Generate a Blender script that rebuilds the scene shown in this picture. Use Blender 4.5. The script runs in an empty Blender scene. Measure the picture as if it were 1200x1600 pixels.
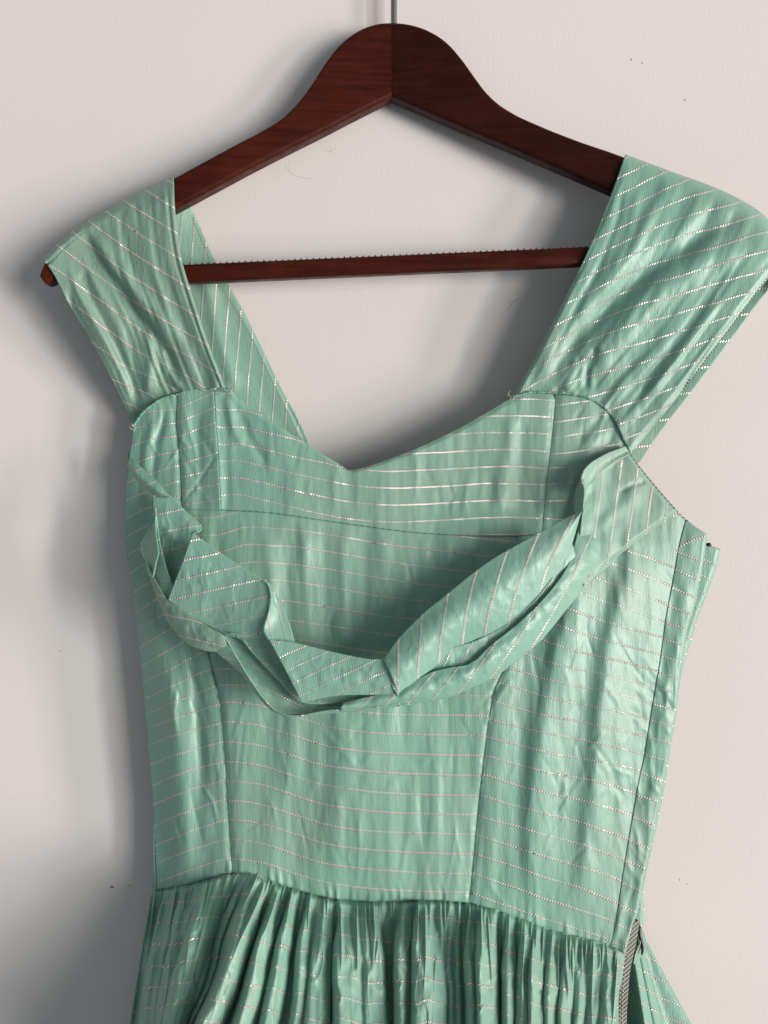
import bpy, math
import numpy as np
from mathutils import Vector

# ------------------------------------------------------------------ camera, world, lamps, exposure
sc = bpy.context.scene
col = sc.collection
FPX, DC = 1480.0, 0.60          # focal length in photo pixels, camera distance from the wall (m)

cam_d = bpy.data.cameras.new('camera')
cam = bpy.data.objects.new('camera', cam_d)
col.objects.link(cam)
cam.location = (0, -DC, 0)
cam.rotation_euler = (math.radians(90), 0, 0)
cam_d.sensor_fit = 'VERTICAL'
cam_d.sensor_height = 36.0
cam_d.sensor_width = 27.0
cam_d.lens = 36.0 * FPX / 1600.0
cam_d.clip_start = 0.01
cam_d.clip_end = 50
sc.camera = cam

w = bpy.data.worlds.new('World')
sc.world = w
w.use_nodes = True
bg = w.node_tree.nodes['Background']
bg.inputs['Color'].default_value = (0.86, 0.93, 1.0, 1)
bg.inputs['Strength'].default_value = 0.235

def area(name, az, r, z, sx, sz, power, colr):
    """a window pane lamp: az degrees off the wall normal to the right, r metres away"""
    L = bpy.data.lights.new(name, 'AREA')
    L.shape = 'RECTANGLE'
    L.size, L.size_y = sx, sz
    L.energy = power
    L.color = colr
    o = bpy.data.objects.new(name, L)
    col.objects.link(o)
    a = math.radians(az)
    o.location = (r * math.sin(a), -r * math.cos(a), z)
    d = Vector((0, 0, -0.05)) - Vector(o.location)
    o.rotation_euler = d.to_track_quat('-Z', 'Y').to_euler()
    return o
area('window_light', 46, 12.0, -0.60, 4.4, 4.4, 820, (1.0, 0.97, 0.93))
area('window_pane_light', 54, 12.4, -1.60, 0.80, 3.8, 490, (1.0, 0.95, 0.90))
area('window_pane_light', 66, 12.8, -2.00, 1.30, 3.8, 900, (1.0, 0.78, 0.74))

vs = sc.view_settings
sc.display_settings.display_device = 'sRGB'
vs.view_transform = 'Standard'
vs.look = 'None'
vs.exposure = 0.08
vs.gamma = 1.0
vs.use_curve_mapping = False

# ------------------------------------------------------------------ helpers
def P(px, py, d):
    """photo pixel + distance from the wall in mm -> world"""
    k = (DC - d * 0.001) / FPX
    return np.stack([(px - 600.0) * k, -d * 0.001 + 0 * px, -(py - 800.0) * k], -1)

def hsh(i, j, seed):
    n = (i.astype(np.int64) * 374761393 + j.astype(np.int64) * 668265263 + seed * 1442695041) & 0xffffffff
    n = ((n ^ (n >> 13)) * 1274126177) & 0xffffffff
    return ((n ^ (n >> 16)) & 0xffff) / 65535.0

def vn(x, y, seed=0):
    """smooth value noise, -1..1"""
    x = np.asarray(x, float); y = np.asarray(y, float) + 0 * x
    i = np.floor(x); j = np.floor(y)
    f = x - i; g = y - j
    f = f * f * f * (f * (f * 6 - 15) + 10); g = g * g * g * (g * (g * 6 - 15) + 10)
    a = hsh(i, j, seed); b = hsh(i + 1, j, seed); c = hsh(i, j + 1, seed); d = hsh(i + 1, j + 1, seed)
    return ((a * (1 - f) + b * f) * (1 - g) + (c * (1 - f) + d * f) * g) * 2 - 1

def ridged(x, y, seed=0):
    return 1 - np.abs(vn(x, y, seed)) * 2

def sstep(a, b, x):
    t = np.clip((x - a) / (b - a), 0, 1)
    return t * t * (3 - 2 * t)

def ip(x, tab):
    xs, ys = zip(*tab)
    return np.interp(x, xs, ys)

def sip(x, tab):
    """smooth (Catmull-Rom / PCHIP-like) interpolation"""
    xs = np.array([t[0] for t in tab], float); ys = np.array([t[1] for t in tab], float)
    m = np.gradient(ys, xs)
    x = np.clip(x, xs[0], xs[-1])
    k = np.clip(np.searchsorted(xs, x) - 1, 0, len(xs) - 2)
    h = xs[k + 1] - xs[k]; t = (x - xs[k]) / h
    return ((2*t**3 - 3*t**2 + 1) * ys[k] + (t**3 - 2*t**2 + t) * h * m[k]
            + (-2*t**3 + 3*t**2) * ys[k + 1] + (t**3 - t**2) * h * m[k + 1])

def crv(pts, n, smooth=True):
    p = np.array(pts, float)
    if smooth and len(p) > 2:
        q = np.vstack([2 * p[0] - p[1], p, 2 * p[-1] - p[-2]])
        out = []
        t = np.linspace(0, 1, 14, endpoint=False)[:, None]
        for k in range(1, len(q) - 2):
            a, b, c, d = q[k - 1], q[k], q[k + 1], q[k + 2]
            out.append(0.5 * (2*b + (c - a)*t + (2*a - 5*b + 4*c - d)*t**2 + (3*b - a - 3*c + d)*t**3))
        out.append(p[-1:])
        p = np.vstack(out)
    L = np.r_[0, np.cumsum(np.hypot(*(np.diff(p[:, :2], axis=0).T)) + 1e-9)]
    s = np.linspace(0, L[-1], n)
    return np.stack([np.interp(s, L, p[:, c]) for c in range(p.shape[1])], -1)

def coons(top, bot, left, right, nu, nv):
    T = crv(top, nu); B = crv(bot, nu); Lc = crv(left, nv); R = crv(right, nv)
    u = np.linspace(0, 1, nu)[None, :, None]; v = np.linspace(0, 1, nv)[:, None, None]
    T = T[None]; B = B[None]; Lc = Lc[:, None]; R = R[:, None]
    c00 = (T[:, :1] + Lc[:1]) / 2; c10 = (T[:, -1:] + R[:1]) / 2
    c01 = (B[:, :1] + Lc[-1:]) / 2; c11 = (B[:, -1:] + R[-1:]) / 2
    S = (1 - v)*T + v*B + (1 - u)*Lc + u*R - ((1-u)*(1-v)*c00 + u*(1-v)*c10 + (1-u)*v*c01 + u*v*c11)
    return S[..., 0], S[..., 1], u[..., 0] + 0 * v[..., 0], v[..., 0] + 0 * u[..., 0]

def link(name, me, mat, parent):
    o = bpy.data.objects.new(name, me)
    col.objects.link(o)
    if mat: me.materials.append(mat)
    if parent: o.parent = parent
    return o

def raw_mesh(name, V, F, mat, parent, smooth=True, uv=None, attr=None):
    V = np.asarray(V, np.float32).reshape(-1, 3)
    F = np.asarray(F, np.int32)
    k = F.shape[1]
    me = bpy.data.meshes.new(name)
    me.vertices.add(len(V)); me.vertices.foreach_set('co', V.ravel())
    me.loops.add(F.size); me.loops.foreach_set('vertex_index', F.ravel())
    me.polygons.add(len(F)); me.polygons.foreach_set('loop_start', np.arange(0, F.size, k, dtype=np.int32))
    me.update(calc_edges=True)
    me.polygons.foreach_set('use_smooth', np.full(len(F), bool(smooth)))
    if uv is not None:
        l = me.uv_layers.new(name='stripe')
        l.data.foreach_set('uv', np.asarray(uv, np.float32)[F.ravel()].ravel())
    if attr is not None:
        a = me.attributes.new('edge', 'FLOAT', 'POINT')
        a.data.foreach_set('value', np.asarray(attr, np.float32).ravel())
    me.validate()
    return link(name, me, mat, parent)

def gridF(nv, nu, wrap=False):
    i = np.arange(nv - 1)[:, None]
    j = np.arange(nu if wrap else nu - 1)[None, :]
    j2 = (j + 1) % nu
    a = i * nu + j; b = i * nu + j2; c = (i + 1) * nu + j2; d = (i + 1) * nu + j
    return np.stack([a, d, c, b], -1).reshape(-1, 4)

def cloth(name, parent, px, py, d, su, sv, mat, thick=0.0005, label=None):
    nv, nu = px.shape
    su = su + 0 * px; sv = sv + 0 * px; d = d + 0 * px
    V = P(px, py, d)
    # faces turned to the camera (-Y)
    F = gridF(nv, nu)
    mid = (nv // 2) * nu + nu // 2
    Vr = V.reshape(-1, 3)
    n = np.zeros(3)
    for f in F[::max(1, len(F) // 200)]:
        n += np.cross(Vr[f[1]] - Vr[f[0]], Vr[f[3]] - Vr[f[0]])
    if n[1] > 0: F = F[:, ::-1]
    o = raw_mesh(name, V, F, mat, parent, True, np.stack([su, sv], -1).reshape(-1, 2))
    m = o.modifiers.new('thickness', 'SOLIDIFY')
    m.thickness = thick; m.offset = -1
    if label: o['label'] = label
    return o

def tube(name, pts, r, mat, parent, seg=8, n=None, smooth=True, cap=True, world=False):
    """round tube along (px,py,mm) points; r in mm, a number or a list"""
    c = crv(pts, n or len(pts) * 8, smooth) if not world else np.asarray(pts, float)
    W = P(c[:, 0], c[:, 1], c[:, 2]) if not world else c
    n_ = len(W)
    rr = np.interp(np.linspace(0, 1, n_), np.linspace(0, 1, len(r)), r) if hasattr(r, '__len__') else np.full(n_, r)
    rr = rr * 0.001
    T = np.gradient(W, axis=0); T /= np.linalg.norm(T, axis=1)[:, None] + 1e-12
    ref = np.array([0, 1, 0.]) if abs(T[:, 1]).max() < 0.95 else np.array([1., 0.2, 0])
    A = np.cross(T, ref); A /= np.linalg.norm(A, axis=1)[:, None] + 1e-12
    B = np.cross(T, A)
    th = np.linspace(0, 2*np.pi, seg, endpoint=False)
    V = W[:, None] + rr[:, None, None] * (A[:, None]*np.cos(th)[None, :, None] + B[:, None]*np.sin(th)[None, :, None])
    return V.reshape(-1, 3), gridF(n_, seg, True)

def tube_obj(name, pts, r, mat, parent, **k):
    V, F = tube(name, pts, r, mat, parent, **k)
    return raw_mesh(name, V, F, mat, parent)

def dashes(name, pts, on, off, r, mat, parent, dd=0.2):
    """a row of hand-sized stitches along a line"""
    c = crv(pts, 600)
    L = np.r_[0, np.cumsum(np.hypot(*(np.diff(c[:, :2], axis=0).T)))]
    Vs, Fs, base, s = [], [], 0, 0.0
    while s + on < L[-1]:
        ss = np.linspace(s, s + on, 4)
        q = np.stack([np.interp(ss, L, c[:, k]) for k in range(3)], -1)
        q[:, 2] += dd + np.array([-0.25, 0.1, 0.1, -0.25])
        V, F = tube('', q, [r*0.5, r, r, r*0.5], None, None, seg=5, n=4, smooth=False)
        Vs.append(V); Fs.append(F + base); base += len(V)
        s += on + off
    return raw_mesh(name, np.vstack(Vs), np.vstack(Fs), mat, parent)

def empty(name, loc, label, cat):
    o = bpy.data.objects.new(name, None)
    o.empty_display_size = 0.02
    col.objects.link(o)
    o.location = loc
    o['label'] = label; o['category'] = cat
    return o

# ------------------------------------------------------------------ materials
def newmat(name):
    m = bpy.data.materials.new(name); m.use_nodes = True
    nt = m.node_tree
    b = nt.nodes['Principled BSDF']
    return m, nt, b

class N:
    """tiny node helper"""
    def __init__(s, nt): s.nt = nt
    def new(s, t, **k):
        n = s.nt.nodes.new(t)
        for a, v in k.items(): setattr(n, a, v)
        return n
    def put(s, sock, v):
        if hasattr(v, 'is_output') or isinstance(v, bpy.types.NodeSocket): s.nt.links.new(v, sock)
        else: sock.default_value = v
    def math(s, op, a, b=None, c=None, clamp=False):
        n = s.new('ShaderNodeMath', operation=op, use_clamp=clamp)
        s.put(n.inputs[0], a)
        if b is not None: s.put(n.inputs[1], b)
        if c is not None: s.put(n.inputs[2], c)
        return n.outputs[0]
    def mix(s, f, a, b):
        n = s.new('ShaderNodeMix', data_type='RGBA')
        s.put(n.inputs[0], f); s.put(n.inputs[6], a); s.put(n.inputs[7], b)
        return n.outputs[2]
    def rng(s, v, a, b, c=0.0, d=1.0, kind='SMOOTHSTEP'):
        n = s.new('ShaderNodeMapRange', interpolation_type=kind)
        for i, q in enumerate((v, a, b, c, d)): s.put(n.inputs[i], q)
        return n.outputs[0]
    def noise(s, vec, scale, detail=3, rough=0.55):
        n = s.new('ShaderNodeTexNoise')
        s.put(n.inputs['Vector'], vec); n.inputs['Scale'].default_value = scale
        n.inputs['Detail'].default_value = detail; n.inputs['Roughness'].default_value = rough
        return n.outputs['Fac']
    def mapping(s, vec, scale=(1, 1, 1), rot=(0, 0, 0)):
        n = s.new('ShaderNodeMapping')
        s.put(n.inputs['Vector'], vec); n.inputs['Scale'].default_value = scale; n.inputs['Rotation'].default_value = rot
        return n.outputs[0]

def fabric(name, base, dull, stain=None, wrinkle=1.0):
    m, nt, b = newmat(name)
    n = N(nt)
    uv = n.new('ShaderNodeUVMap', uv_map='stripe').outputs[0]
    sep = n.new('ShaderNodeSeparateXYZ'); n.put(sep.inputs[0], uv)
    u, v = sep.outputs[0], sep.outputs[1]
    obj = n.new('ShaderNodeTexCoord').outputs['Object']
    # silver thread: a rope of slanted stitches at every whole v
    wob = n.math('MULTIPLY', n.math('SUBTRACT', n.noise(obj, 260, 2), 0.5), 0.05)
    vv = n.math('ADD', v, wob)
    s = n.math('SUBTRACT', n.math('FRACT', n.math('ADD', vv, 0.5)), 0.5)
    dist = n.math('ABSOLUTE', s)
    fade_t = n.rng(n.noise(n.mapping(obj, (26, 26, 60)), 1.0, 4, 0.65), 0.34, 0.60, 0.45, 1.0)
    mask = n.math('MULTIPLY', n.rng(dist, 0.064, 0.038), fade_t)
    ph = n.math('FRACT', n.math('ADD', u, n.math('MULTIPLY', s, 5.0)))
    tri = n.math('ABSOLUTE', n.math('SUBTRACT', n.math('MULTIPLY', ph, 2.0), 1.0))
    lit = n.rng(tri, 0.88, 0.52)
    gap = n.rng(n.noise(obj, 620, 3, 0.7), 0.30, 0.44)
    lit = n.math('MULTIPLY', lit, gap)
    # cloth colour: slightly uneven dye, warp streaks, faded warm patches
    big = n.noise(obj, 9, 4, 0.6)
    c = n.mix(n.rng(big, 0.35, 0.72), base, dull)
    streak = n.noise(n.mapping(obj, (900, 900, 40)), 1.0, 3, 0.6)
    c = n.mix(n.rng(streak, 0.3, 0.75, 0.0, 0.22), c, (base[0]*0.62, base[1]*0.72, base[2]*0.70, 1))
    fade = n.rng(n.noise(obj, 17, 5, 0.65), 0.56, 0.80, 0.0, 0.38)
    c = n.mix(fade, c, (0.36, 0.43, 0.30, 1))
    if stain:
        for (pos, rad, colr, amt) in stain:
            dv = n.new('ShaderNodeVectorMath', operation='DISTANCE')
            n.put(dv.inputs[0], obj); dv.inputs[1].default_value = pos
            dd = n.math('ADD', dv.outputs['Value'], n.math('MULTIPLY', n.math('SUBTRACT', n.noise(obj, 350, 4), 0.5), rad * 1.6))
            c = n.mix(n.rng(dd, rad, rad * 0.2, 0.0, amt), c, colr)
    thread = n.mix(lit, (0.10, 0.11, 0.085, 1), (0.86, 0.79, 0.73, 1))
    n.put(b.inputs['Base Color'], n.mix(mask, c, thread))
    n.put(b.inputs['Metallic'], n.math('MULTIPLY', n.math('MULTIPLY', mask, lit), 0.15))
    n.put(b.inputs['Roughness'], n.math('SUBTRACT', n.rng(big, 0.3, 0.8, 0.38, 0.50), n.math('MULTIPLY', mask, 0.16)))
    b.inputs['Specular IOR Level'].default_value = 0.6
    b.inputs['Sheen Weight'].default_value = 0.10
    b.inputs['Sheen Roughness'].default_value = 0.4
    # relief: weave + fine crumple + thread
    weave = n.noise(n.mapping(obj, (1800, 1800, 160)), 1.0, 2, 0.6)
    crum = n.noise(n.mapping(obj, (150, 150, 46)), 1.0, 5, 0.62)
    h = n.math('ADD', n.math('MULTIPLY', weave, 0.00013), n.math('MULTIPLY', crum, 0.00055 * wrinkle))
    hs = n.math('MULTIPLY', n.math('MULTIPLY', mask, n.math('SUBTRACT', 1.25, tri)), 0.00032)
    bump = n.new('ShaderNodeBump'); bump.inputs['Strength'].default_value = 1.0; bump.inputs['Distance'].default_value = 1.0
    n.put(bump.inputs['Height'], n.math('ADD', h, hs))
    n.put(b.inputs['Normal'], bump.outputs[0])
    tr = n.new('ShaderNodeBsdfTranslucent')
    n.put(tr.inputs['Color'], c); n.put(tr.inputs['Normal'], bump.outputs[0])
    mx = n.new('ShaderNodeMixShader'); mx.inputs[0].default_value = 0.10
    nt.links.new(b.outputs[0], mx.inputs[1]); nt.links.new(tr.outputs[0], mx.inputs[2])
    nt.links.new(mx.outputs[0], nt.nodes['Material Output'].inputs['Surface'])
    return m

MINT = (0.250, 0.485, 0.380, 1)
MINT_DULL = (0.292, 0.468, 0.368, 1)
st = P(np.array(445.), np.array(915.), np.array(41.))
M_fab = fabric('mint_taffeta', MINT, MINT_DULL,
               [(tuple(st), 0.0042, (0.20, 0.20, 0.075, 1), 0.8),
                (tuple(P(np.array(541.), np.array(738.), np.array(29.))), 0.006, (0.16, 0.25, 0.20, 1), 0.6)])
M_strap = fabric('mint_taffeta_grey_sheen', (0.225, 0.405, 0.310, 1), (0.26, 0.39, 0.30, 1), wrinkle=1.5)  # same cloth; grey sheen and shade of the left strap put into the colour

def simple(name, c, rough, metal=0.0, var=0.25, scale=300):
    m, nt, b = newmat(name); n = N(nt)
    obj = n.new('ShaderNodeTexCoord').outputs['Object']
    f = n.noise(obj, scale, 3)
    n.put(b.inputs['Base Color'], n.mix(f, tuple(x * (1 - var) for x in c) + (1,), tuple(min(1, x * (1 + var)) for x in c) + (1,)))
    b.inputs['Roughness'].default_value = rough; b.inputs['Metallic'].default_value = metal
    return m
M_seam = simple('seam_thread', (0.10, 0.21, 0.16), 0.8)
M_pale = simple('pale_thread', (0.62, 0.58, 0.50), 0.7)
M_taupe = simple('taupe_stitching', (0.22, 0.21, 0.16), 0.7)
M_steel = simple('hook_steel', (0.30, 0.30, 0.30), 0.35, 0.9, 0.08)
M_dark = simple('blackened_metal', (0.05, 0.05, 0.055), 0.35, 0.8)
M_rub = simple('dark_ridged_strip', (0.020, 0.008, 0.006), 0.5)
M_speck = simple('wall_speck', (0.22, 0.19, 0.18), 0.8)
M_hair = simple('stray_hair', (0.30, 0.16, 0.12), 0.6)
M_scuff = simple('grey_scuff', (0.40, 0.37, 0.35), 0.8)

def zip_mat():
    m, nt, b = newmat('zip_tape'); n = N(nt)
    uv = n.new('ShaderNodeUVMap', uv_map='stripe').outputs[0]
    sep = n.new('ShaderNodeSeparateXYZ'); n.put(sep.inputs[0], uv)
    ph = n.math('FRACT', n.math('ADD', sep.outputs[1], n.math('MULTIPLY', sep.outputs[0], 1.3)))
    tri = n.math('ABSOLUTE', n.math('SUBTRACT', n.math('MULTIPLY', ph, 2.0), 1.0))
    n.put(b.inputs['Base Color'], n.mix(n.rng(tri, 0.2, 0.8), (0.30, 0.31, 0.26, 1), (0.10, 0.115, 0.095, 1)))
    b.inputs['Roughness'].default_value = 0.6
    bump = n.new('ShaderNodeBump'); bump.inputs['Distance'].default_value = 1.0
    n.put(bump.inputs['Height'], n.math('MULTIPLY', tri, -0.0004)); n.put(b.inputs['Normal'], bump.outputs[0])
    return m
M_zip = zip_mat()

def wood(name, rot, tone=1.0):
    m, nt, b = newmat(name); n = N(nt)
    obj = n.new('ShaderNodeTexCoord').outputs['Object']
    q = n.mapping(obj, (22, 60, 330), (0, rot, 0))
    g1 = n.noise(q, 1.0, 5, 0.6)
    g2 = n.noise(n.mapping(obj, (90, 300, 1500), (0, rot, 0)), 1.0, 3, 0.6)
    blot = n.noise(obj, 24, 3)
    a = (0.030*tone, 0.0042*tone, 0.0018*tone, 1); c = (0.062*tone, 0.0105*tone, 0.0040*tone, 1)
    base = n.mix(n.rng(n.math('ADD', n.math('MULTIPLY', g1, 0.65), n.math('MULTIPLY', blot, 0.35)), 0.34, 0.68), a, c)
    base = n.mix(n.rng(g2, 0.52, 0.72, 0.0, 0.28), base, (0.022, 0.005, 0.003, 1))
    ed = n.new('ShaderNodeAttribute', attribute_name='edge').outputs['Fac']
    chip = n.math('MULTIPLY', n.rng(ed, 0.75, 0.98), n.rng(n.noise(n.mapping(obj, (60, 300, 300), (0, rot, 0)), 1.0, 5, 0.75), 0.64, 0.74))
    base = n.mix(n.math('MULTIPLY', chip, 0.75), base, (0.30, 0.15, 0.08, 1))
    dust = n.rng(n.noise(obj, 700, 4, 0.7), 0.70, 0.78, 0.0, 0.25)
    base = n.mix(dust, base, (0.25, 0.14, 0.10, 1))
    n.put(b.inputs['Base Color'], base)
    n.put(b.inputs['Roughness'], n.rng(n.noise(obj, 120, 4), 0.3, 0.7, 0.30, 0.48))
    b.inputs['Specular IOR Level'].default_value = 0.15; b.inputs['Coat Weight'].default_value = 0.04; b.inputs['Coat Roughness'].default_value = 0.2
    bump = n.new('ShaderNodeBump'); bump.inputs['Distance'].default_value = 1.0
    n.put(bump.inputs['Height'], n.math('MULTIPLY', g2, 0.00012)); n.put(b.inputs['Normal'], bump.outputs[0])
    return m
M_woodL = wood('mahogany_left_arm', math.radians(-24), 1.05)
M_woodR = wood('mahogany_right_arm_shaded', math.radians(24), 0.62)  # same wood; shade of the arm turned from the light put into the tone
M_woodB = wood('mahogany_bar', math.radians(-2), 1.0)

def wall_mat():
    m, nt, b = newmat('painted_plaster'); n = N(nt)
    obj = n.new('ShaderNodeTexCoord').outputs['Object']
    big = n.noise(obj, 3.5, 3)
    c = n.mix(big, (0.675, 0.635, 0.615, 1), (0.745, 0.71, 0.69, 1))
    sp = n.rng(n.noise(obj, 480, 2, 0.7), 0.76, 0.80, 0.0, 0.25)
    c = n.mix(sp, c, (0.45, 0.42, 0.40, 1))
    n.put(b.inputs['Base Color'], c)
    b.inputs['Roughness'].default_value = 0.85
    b.inputs['Specular IOR Level'].default_value = 0.12
    s1 = n.noise(n.mapping(obj, (620, 620, 300)), 1.0, 4, 0.6)
    s2 = n.noise(obj, 90, 3, 0.5)
    h = n.math('ADD', n.math('MULTIPLY', s1, 0.00030), n.math('MULTIPLY', s2, 0.00012))
    bump = n.new('ShaderNodeBump'); bump.inputs['Distance'].default_value = 1.0; bump.inputs['Strength'].default_value = 0.34
    n.put(bump.inputs['Height'], h); n.put(b.inputs['Normal'], bump.outputs[0])
    return m
M_wall = wall_mat()

# ------------------------------------------------------------------ wall
wall = raw_mesh('wall', [(-2.5, 0, -1.8), (2.5, 0, -1.8), (2.5, 0, 1.8), (-2.5, 0, 1.8),
                         (-2.5, 0.1, -1.8), (2.5, 0.1, -1.8), (2.5, 0.1, 1.8), (-2.5, 0.1, 1.8)],
                [(0, 1, 2, 3), (5, 4, 7, 6), (4, 0, 3, 7), (1, 5, 6, 2), (3, 2, 6, 7), (4, 5, 1, 0)], M_wall, None, smooth=False)
wall['kind'] = 'structure'
wall['label'] = 'off-white painted plaster wall behind the hanging dress'
def mark(name, pts, r, mat):
    r = [q * 0.7 for q in r] if hasattr(r, '__len__') else r * 0.8
    return tube_obj(name, [(x, y, 0.05) for x, y in pts], r, mat, wall, seg=6)
mark('speck', [(172, 1386), (175, 1386), (178, 1387)], [0.3, 0.8, 0.3], M_speck)
mark('speck', [(199, 1384), (202, 1384)], [0.2, 0.5, 0.2], M_speck)
mark('speck', [(1069, 157), (1071, 156)], [0.3, 0.6, 0.3], M_speck)
mark('speck', [(985, 91), (988, 95)], [0.15, 0.35, 0.15], M_speck)
mark('speck', [(1003, 97), (1005, 100)], [0.15, 0.3, 0.15], M_speck)
mark('hair', [(445, 258), (455, 270), (470, 277), (490, 280)], 0.05, M_hair)
mark('hair', [(508, 235), (515, 237), (521, 233)], 0.07, M_hair)
mark('hair', [(460, 150), (461, 142), (464, 138)], 0.05, M_hair)
mark('hair', [(810, 246), (814, 243), (816, 241)], 0.08, M_hair)
mark('scuff_mark', [(790, 487), (800, 474), (812, 464)], [0.1, 0.3, 0.1], M_scuff)
mark('scuff_mark', [(1061, 1372), (1063, 1377)], [0.1, 0.3, 0.1], M_scuff)
mark('scuff_mark', [(1072, 1380), (1076, 1382)], [0.1, 0.35, 0.1], M_scuff)
mark('scuff_mark', [(92, 1016), (95, 1018)], [0.1, 0.3, 0.1], M_hair)

# ------------------------------------------------------------------ hanger
def hang_front(x):
    """distance of the hanger's front face from the wall, mm: the arms sweep forward"""
    a = np.abs(x - 612) / 550.0
    return 15.5 + 19 * a ** 1.1

hanger = empty('coat_hanger', tuple(P(np.array(612.), np.array(150.), np.array(15.))),
               'dark mahogany wooden hanger with trouser bar, holding up the mint dress', 'hanger')
def world_child(o, parent):
    o.parent = parent
    o.matrix_parent_inverse = __import__('mathutils').Matrix.Translation(-parent.location)
    return o

def arm(top, bot, x0, x1, mat):
    n = 150
    k = np.linspace(0, 1, n)
    xs = x0 + (x1 - x0) * k
    sgn = 1 if x1 > x0 else -1
    tp = sip(xs, sorted(top)); bt = sip(xs, sorted(bot))
    endr = np.sqrt(np.clip(1 - np.clip((k - 0.972) / 0.028, 0, 1) ** 2, 0, 1)) * 0.92 + 0.08
    mid = (tp + bt) / 2
    tp = mid + (tp - mid) * endr; bt = mid + (bt - mid) * endr
    df = hang_front(xs)
    T = P(xs, tp, df); B = P(xs, bt, df)
    cx, cz = (T[:, 0] + B[:, 0]) / 2, (T[:, 2] + B[:, 2]) / 2
    hz = (T[:, 2] - B[:, 2]) / 2
    th = 0.0125
    # rounded rectangle section
    r = 0.0028
    sec = []; ed = []
    for qx, qz, a0 in ((1, 1, 0), (-1, 1, 90), (-1, -1, 180), (1, -1, 270)):
        for a in (0, 22, 45, 68, 90):
            an = math.radians(a0 + a)
            sec.append((qx, qz, math.cos(an) * r, math.sin(an) * r)); ed.append(1.0)
        # flat points between corners
        nxt = {(1, 1): (-1, 1), (-1, 1): (-1, -1), (-1, -1): (1, -1), (1, -1): (1, 1)}[(qx, qz)]
        for f in (0.06, 0.25, 0.5, 0.75, 0.94):
            sec.append((qx + (nxt[0] - qx) * f, qz + (nxt[1] - qz) * f, math.cos(math.radians(a0 + 90)) * r, math.sin(math.radians(a0 + 90)) * r))
            ed.append(0.0)
    V = np.zeros((n, len(sec), 3)); A = np.zeros((n, len(sec)))
    for j, (qx, qz, ox, oz) in enumerate(sec):
        # qx=+1 front
        h = np.maximum(hz - r, 0.0004)
        V[:, j, 0] = cx
        V[:, j, 1] = -(df * 0.001 - th / 2) - (qx * (th / 2 - r) + ox)
        V[:, j, 2] = cz + qz * h + oz * np.minimum(1, hz / r)
        A[:, j] = ed[j]
    ns = len(sec)
    V = V.reshape(-1, 3); F = gridF(n, ns, True)
    if sgn > 0: F = F[:, ::-1]
    # end caps as fans of quads to a centre point
    c0 = V[:ns].mean(0); c1 = V[-ns:].mean(0)
    V = np.vstack([V, c0, c1]); A = np.r_[A.ravel(), 0, 0]
    i0, i1 = len(V) - 2, len(V) - 1
    caps = []
    for j in range(0, ns, 2):
        caps.append((i1, (n-1)*ns + (j + 2) % ns, (n-1)*ns + (j + 1) % ns, (n-1)*ns + j))
    F = np.vstack([F, np.array(caps)])
    o = raw_mesh('arm', V, F, mat, None, True, attr=A)
    return world_child(o, hanger)

topL = [(612.5, 33), (590, 35), (560, 46), (535, 64), (515, 87), (497, 114), (480, 140), (463, 161), (440, 183), (410, 202), (370, 223),
        (320, 250), (272, 276), (220, 301), (170, 329), (120, 361), (90, 384), (72, 402), (60, 416)]
botL = [(612.5, 150), (560, 176), (500, 207), (440, 237), (380, 268), (330, 295), (272, 326), (220, 352), (170, 380), (120, 412), (90, 433), (72, 444), (60, 450)]
topR = [(611.5, 33), (640, 36), (670, 46), (700, 66), (722, 91), (740, 116), (757, 139), (775, 157), (800, 174), (840, 193), (900, 217), (977, 244),
        (1040, 271), (1090, 294), (1130, 318), (1160, 340), (1180, 362), (1190, 376)]
botR = [(611.5, 150), (640, 162), (700, 188), (780, 222), (860, 256), (955, 297), (1020, 326), (1080, 354), (1130, 378), (1160, 391), (1180, 398), (1190, 402)]
a1 = arm(topL, botL, 612.0, 63, M_woodL); a1['label'] = 'left wooden arm, warm reddish brown, its tip bare below the strap'
a2 = arm(topR, botR, 612.7, 1186, M_woodR); a2['label'] = 'right wooden arm, same mahogany with its shade painted in'

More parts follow.
